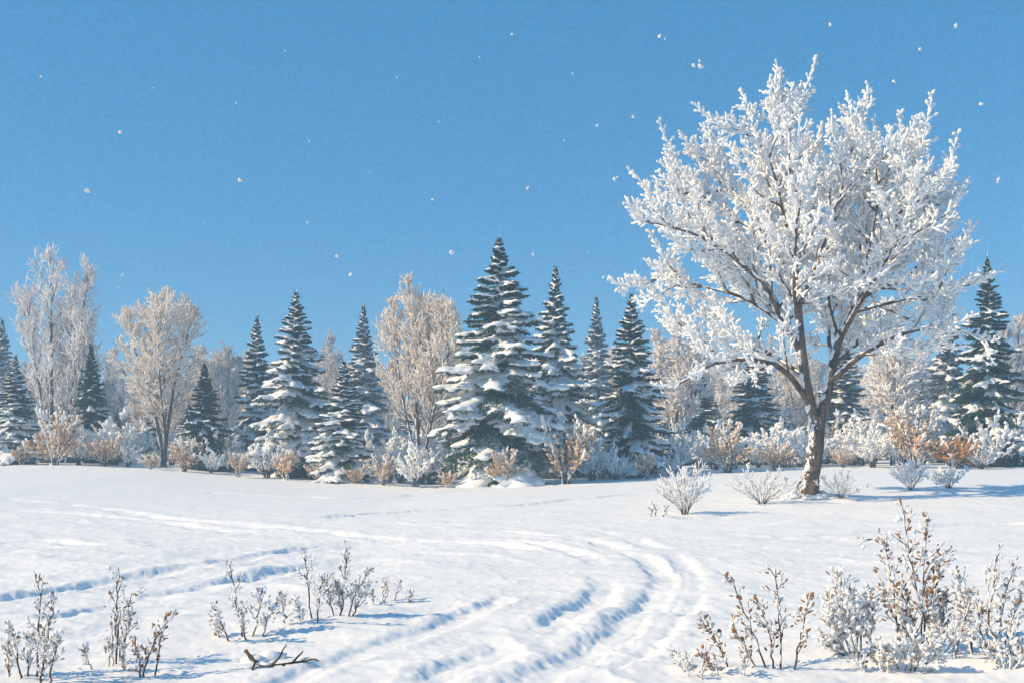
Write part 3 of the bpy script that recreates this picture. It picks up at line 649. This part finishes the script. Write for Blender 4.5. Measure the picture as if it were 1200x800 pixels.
weed('frosted_bush', 1000, 770, [[(1004, 766), (990, 735), (972, 664)], [(1008, 768), (1000, 720), (988, 685)], [(998, 770), (985, 750), (966, 715)], [(1012, 768), (1018, 730), (1010, 690)], [(996, 770), (980, 760), (962, 745)], [(1010, 768), (1008, 730), (1030, 700)], [(1006, 768), (985, 730), (978, 700)]],
     'dense white bush with tan and grey leaves left of the tallest rust topped bush', 'bush', 'tan', .68, seed=11, size=1.25, side=5, leafn=4, snow=.9)
weed('frosted_bush', 1082, 762, [[(1081, 752), (1076, 710), (1060, 660), (1050, 598)], [(1080, 740), (1086, 700), (1090, 655), (1096, 612)], [(1060, 665), (1042, 645), (1018, 632)], [(1088, 690), (1105, 670), (1116, 648)], [(1062, 745), (1050, 715), (1030, 690)], [(1092, 760), (1094, 720), (1101, 685)], [(1070, 770), (1060, 740), (1048, 712)], [(1096, 770), (1110, 730), (1118, 700)], [(1074, 765), (1064, 720), (1040, 680)]],
     'tallest bush at right with rust brown round leaves on its top shoots', 'bush', 'brown', .38, seed=12, size=1.2, side=5, leafn=3, snow=.8)
weed('frosted_bush', 1155, 765, [[(1150, 762), (1152, 710), (1154, 642)], [(1160, 764), (1168, 705), (1177, 660)], [(1146, 762), (1140, 720), (1132, 668)], [(1172, 766), (1182, 730), (1196, 690)], [(1138, 764), (1128, 730), (1122, 705)], [(1166, 770), (1184, 752), (1204, 740)], [(1156, 764), (1148, 715), (1128, 690)]],
     'grey leaved bush of upright shoots at the right edge', 'bush', 'tan', .5, seed=13, size=1.1, side=4, leafn=2, snow=.75)
weed('frosted_bush', 1062, 782, [[(1060, 782), (1052, 760), (1042, 742)], [(1063, 782), (1064, 755), (1060, 735)], [(1066, 782), (1074, 760), (1084, 744)], [(1070, 784), (1086, 768), (1098, 758)], [(1056, 783), (1042, 770), (1030, 762)]],
     'low snow smothered bush in the shade below the tallest rust topped bush', 'bush', 'tan', .8, seed=16, size=1.15, side=3, leafn=3, snow=.9)
weed('frosted_bush', 1112, 772, [[(1110, 772), (1106, 745), (1100, 715)], [(1113, 772), (1116, 740), (1124, 700)], [(1116, 772), (1126, 750), (1138, 728)], [(1108, 773), (1094, 755), (1084, 742)]],
     'blue shaded low bush filling the gap between the two tall bushes at right', 'bush', 'tan', .7, seed=17, size=1.1, side=3, leafn=2, snow=.85)
weed('frosted_bush', 1186, 786, [[(1184, 786), (1180, 760), (1170, 735)], [(1187, 786), (1192, 758), (1200, 730)], [(1182, 786), (1166, 768), (1152, 755)], [(1190, 787), (1204, 770), (1216, 758)]],
     'low bush in the bottom right corner', 'bush', 'tan', .65, seed=18, size=1.1, side=3, leafn=2, snow=.8)
weed('dry_stalks', 1030, 790, [[(1020, 795), (1012, 778), (1006, 762)], [(1030, 796), (1036, 778), (1034, 762)], [(1044, 795), (1044, 775), (1038, 758)]],
     'low tan stalks in front of the dense white bush', 'weed', 'tan', .35, seed=14, r=.007, side=3, leafn=2, stemmat='tanstem')
weed('field_weed', 768, 606, [[(768, 606), (768, 596), (765, 590)], [(763, 607), (764, 600), (762, 594)], [(776, 605), (779, 597), (782, 592)]],
     'tiny dark weed poking from the snow left of the twiggy white shrub', 'weed', 'tan', .4, seed=15, r=.016, size=1.6, side=1, leafn=1)
# fallen twig
def fallen_twig():
    rng = np.random.default_rng(77); base = solve(312, 782)
    r = thing('fallen_branch', base, 'dark broken branch lying in the snow at the lower left', 'branch')
    S = base[1]/F; a = MB()
    def G(dx, dy): x, y = base[0]+dx*S, base[1]+dy; return np.array([dx*S, dy, float(gz(x, y))-base[2]+.03])
    main = polyline([G(-28, .1)+[0, 0, .08], G(-12, .0)+[0, 0, .01], G(4, -.05), G(26, .0), G(55, .12)], 16)[None]
    a.tubes(main, .015*np.linspace(1, .35, 16)*(1+.2*rng.standard_normal(16)), 8); br = a.build('branch', M['stem'], r)
    b = MB(); t, _, _ = grow(main, 7, .1, .9, .8, .18, .1, 5, rng, .2); b.tubes(t, .011*np.linspace(1, .4, 5), 6); b.build('side_twigs', M['stem'], br)
    s = MB(); snow_on(s, main, .02, 8, rng, .6, .5); s.blobs([[-.14, .25, .0], [-.05, .3, .02]], [[1, .1, 0]]*2, .14, .1, .05, rng); s.build('clinging_snow', M['snow'], br)
fallen_twig()

# ------------------------------------------------------------------ falling snow
fl = bpy.data.meshes.new('snowflake_shape'); 
def flake_mesh(seed):
    rng = np.random.default_rng(seed); mb = MB(); mb.blobs([[0, 0, 0]], [[1, .2, .1]], 1, .8, .7, rng, .1)
    mb.blobs(rng.normal(0, .7, (3, 3)), rng.standard_normal((3, 3)), .55, .45, .4, rng, .15); return mb.mesh('snowflake', M['frost'])
FM = [flake_mesh(i) for i in range(4)]
rf = random.Random(4)
pts = [(180, 103), (277, 121), (363, 165), (141, 155), (103, 224), (281, 211), (238, 261), (360, 261), (465, 91), (515, 143), (433, 202), (507, 234), (562, 67), (671, 86), (618, 221), (661, 165), (700, 147), (742, 137), (773, 43), (779, 46), (813, 77), (821, 78), (973, 29), (1078, 58), (1047, 95), (1150, 122), (142, 323), (140, 337), (411, 322), (530, 296), (625, 298), (690, 295), (707, 325), (334, 60), (48, 90), (720, 210), (600, 40), (1170, 210), (1120, 30), (395, 300)]
for (x, y) in pts:
    Y = rf.uniform(5, 11); o = link('snowflake', rf.choice(FM)); o.location = at(x, y, Y); o.rotation_euler = [rf.uniform(0, 6) for _ in range(3)]
    o.scale = (rf.choice((.9, 1.3, 1.8, 2.3, 3.0))*rf.uniform(.8, 1.15)/F*Y,)*3
    tag(o, 'white snowflake drifting down against the blue sky', 'snowflake', 'snowflakes falling through the sky')

# ------------------------------------------------------------------ haze
def haze(density):
    bm = bmesh.new(); bmesh.ops.create_cube(bm, size=1); bmesh.ops.scale(bm, vec=(2200, 1000, 19), verts=bm.verts); bmesh.ops.translate(bm, vec=(0, 200, 5.2), verts=bm.verts)
    me = bpy.data.meshes.new('haze'); bm.to_mesh(me); bm.free(); o = tag(link('haze', me), 'thin pale blue winter haze hanging over the field and wood', 'haze', kind='stuff')
    m = bpy.data.materials.new('haze_air'); m.use_nodes = True; nt = m.node_tree; nt.nodes.remove(nt.nodes['Principled BSDF'])
    v = nt.nodes.new('ShaderNodeVolumePrincipled'); v.inputs['Density'].default_value = density; v.inputs['Color'].default_value = (.50, .76, 1, 1); v.inputs['Anisotropy'].default_value = .0
    nt.links.new(v.outputs['Volume'], nt.nodes['Material Output'].inputs['Volume']); me.materials.append(m); return o
haze(.0026)

# ------------------------------------------------------------------ light, sky, camera
w = bpy.data.worlds.new('World'); scene.world = w; w.use_nodes = True; nt = w.node_tree
bg = nt.nodes['Background']; sky = nt.nodes.new('ShaderNodeTexSky'); sky.sky_type = 'NISHITA'; sky.sun_disc = False
sky.sun_elevation = SUN_EL; sky.sun_rotation = math.atan2(SUN_DIR[0], SUN_DIR[1]); sky.air_density = 1.0; sky.dust_density = .1; sky.ozone_density = 3.0
tint = nt.nodes.new('ShaderNodeMixRGB'); tint.blend_type = 'MULTIPLY'; tint.inputs['Fac'].default_value = 1; tint.inputs['Color2'].default_value = (.74, .98, 1.12, 1)
nt.links.new(sky.outputs['Color'], tint.inputs['Color1']); 
deep = nt.nodes.new('ShaderNodeMixRGB'); deep.inputs['Fac'].default_value = .60; deep.inputs['Color2'].default_value = (.48, 2.82, 5.6, 1)
nt.links.new(tint.outputs['Color'], deep.inputs['Color1'])
tcw = nt.nodes.new('ShaderNodeTexCoord'); nz = nt.nodes.new('ShaderNodeTexNoise'); nz.inputs['Scale'].default_value = 300; nz.inputs['Detail'].default_value = 5; nz.inputs['Roughness'].default_value = .75
mr = nt.nodes.new('ShaderNodeMapRange'); mr.inputs['From Min'].default_value = .25; mr.inputs['From Max'].default_value = .75; mr.inputs['To Min'].default_value = .86; mr.inputs['To Max'].default_value = 1.14
thin = nt.nodes.new('ShaderNodeMixRGB'); thin.blend_type = 'MULTIPLY'; thin.inputs['Fac'].default_value = 1
nt.links.new(tcw.outputs['Generated'], nz.inputs['Vector']); nt.links.new(nz.outputs['Fac'], mr.inputs['Value']); nt.links.new(mr.outputs['Result'], thin.inputs['Color2'])
nt.links.new(deep.outputs['Color'], thin.inputs['Color1']); nt.links.new(thin.outputs['Color'], bg.inputs['Color']); bg.inputs['Strength'].default_value = .085
L = bpy.data.lights.new('sun', 'SUN'); L.energy = 3.9; L.angle = math.radians(.6); L.color = (1, .775, .49)
lo = bpy.data.objects.new('sun', L); C.objects.link(lo); lo.rotation_euler = Vector(SUN_DIR).to_track_quat('Z', 'Y').to_euler(); lo.location = (-30, 0, 40)
cam = bpy.data.cameras.new('camera'); co = bpy.data.objects.new('camera', cam); C.objects.link(co); co.location = (0, 0, CAMZ); co.rotation_euler = (PI/2, 0, 0)
cam.sensor_width = 36; cam.lens = 36*F/1200; cam.shift_y = (HY-400)/1200; cam.clip_end = 5000; cam.clip_start = .05
scene.camera = co
scene.view_settings.view_transform = 'Standard'; scene.view_settings.look = 'None'; scene.view_settings.exposure = 0.45; scene.view_settings.gamma = 1
scene.cycles.use_denoising = True; scene.cycles.volume_bounces = 1; scene.cycles.max_bounces = 12; scene.cycles.diffuse_bounces = 8; scene.cycles.transmission_bounces = 6
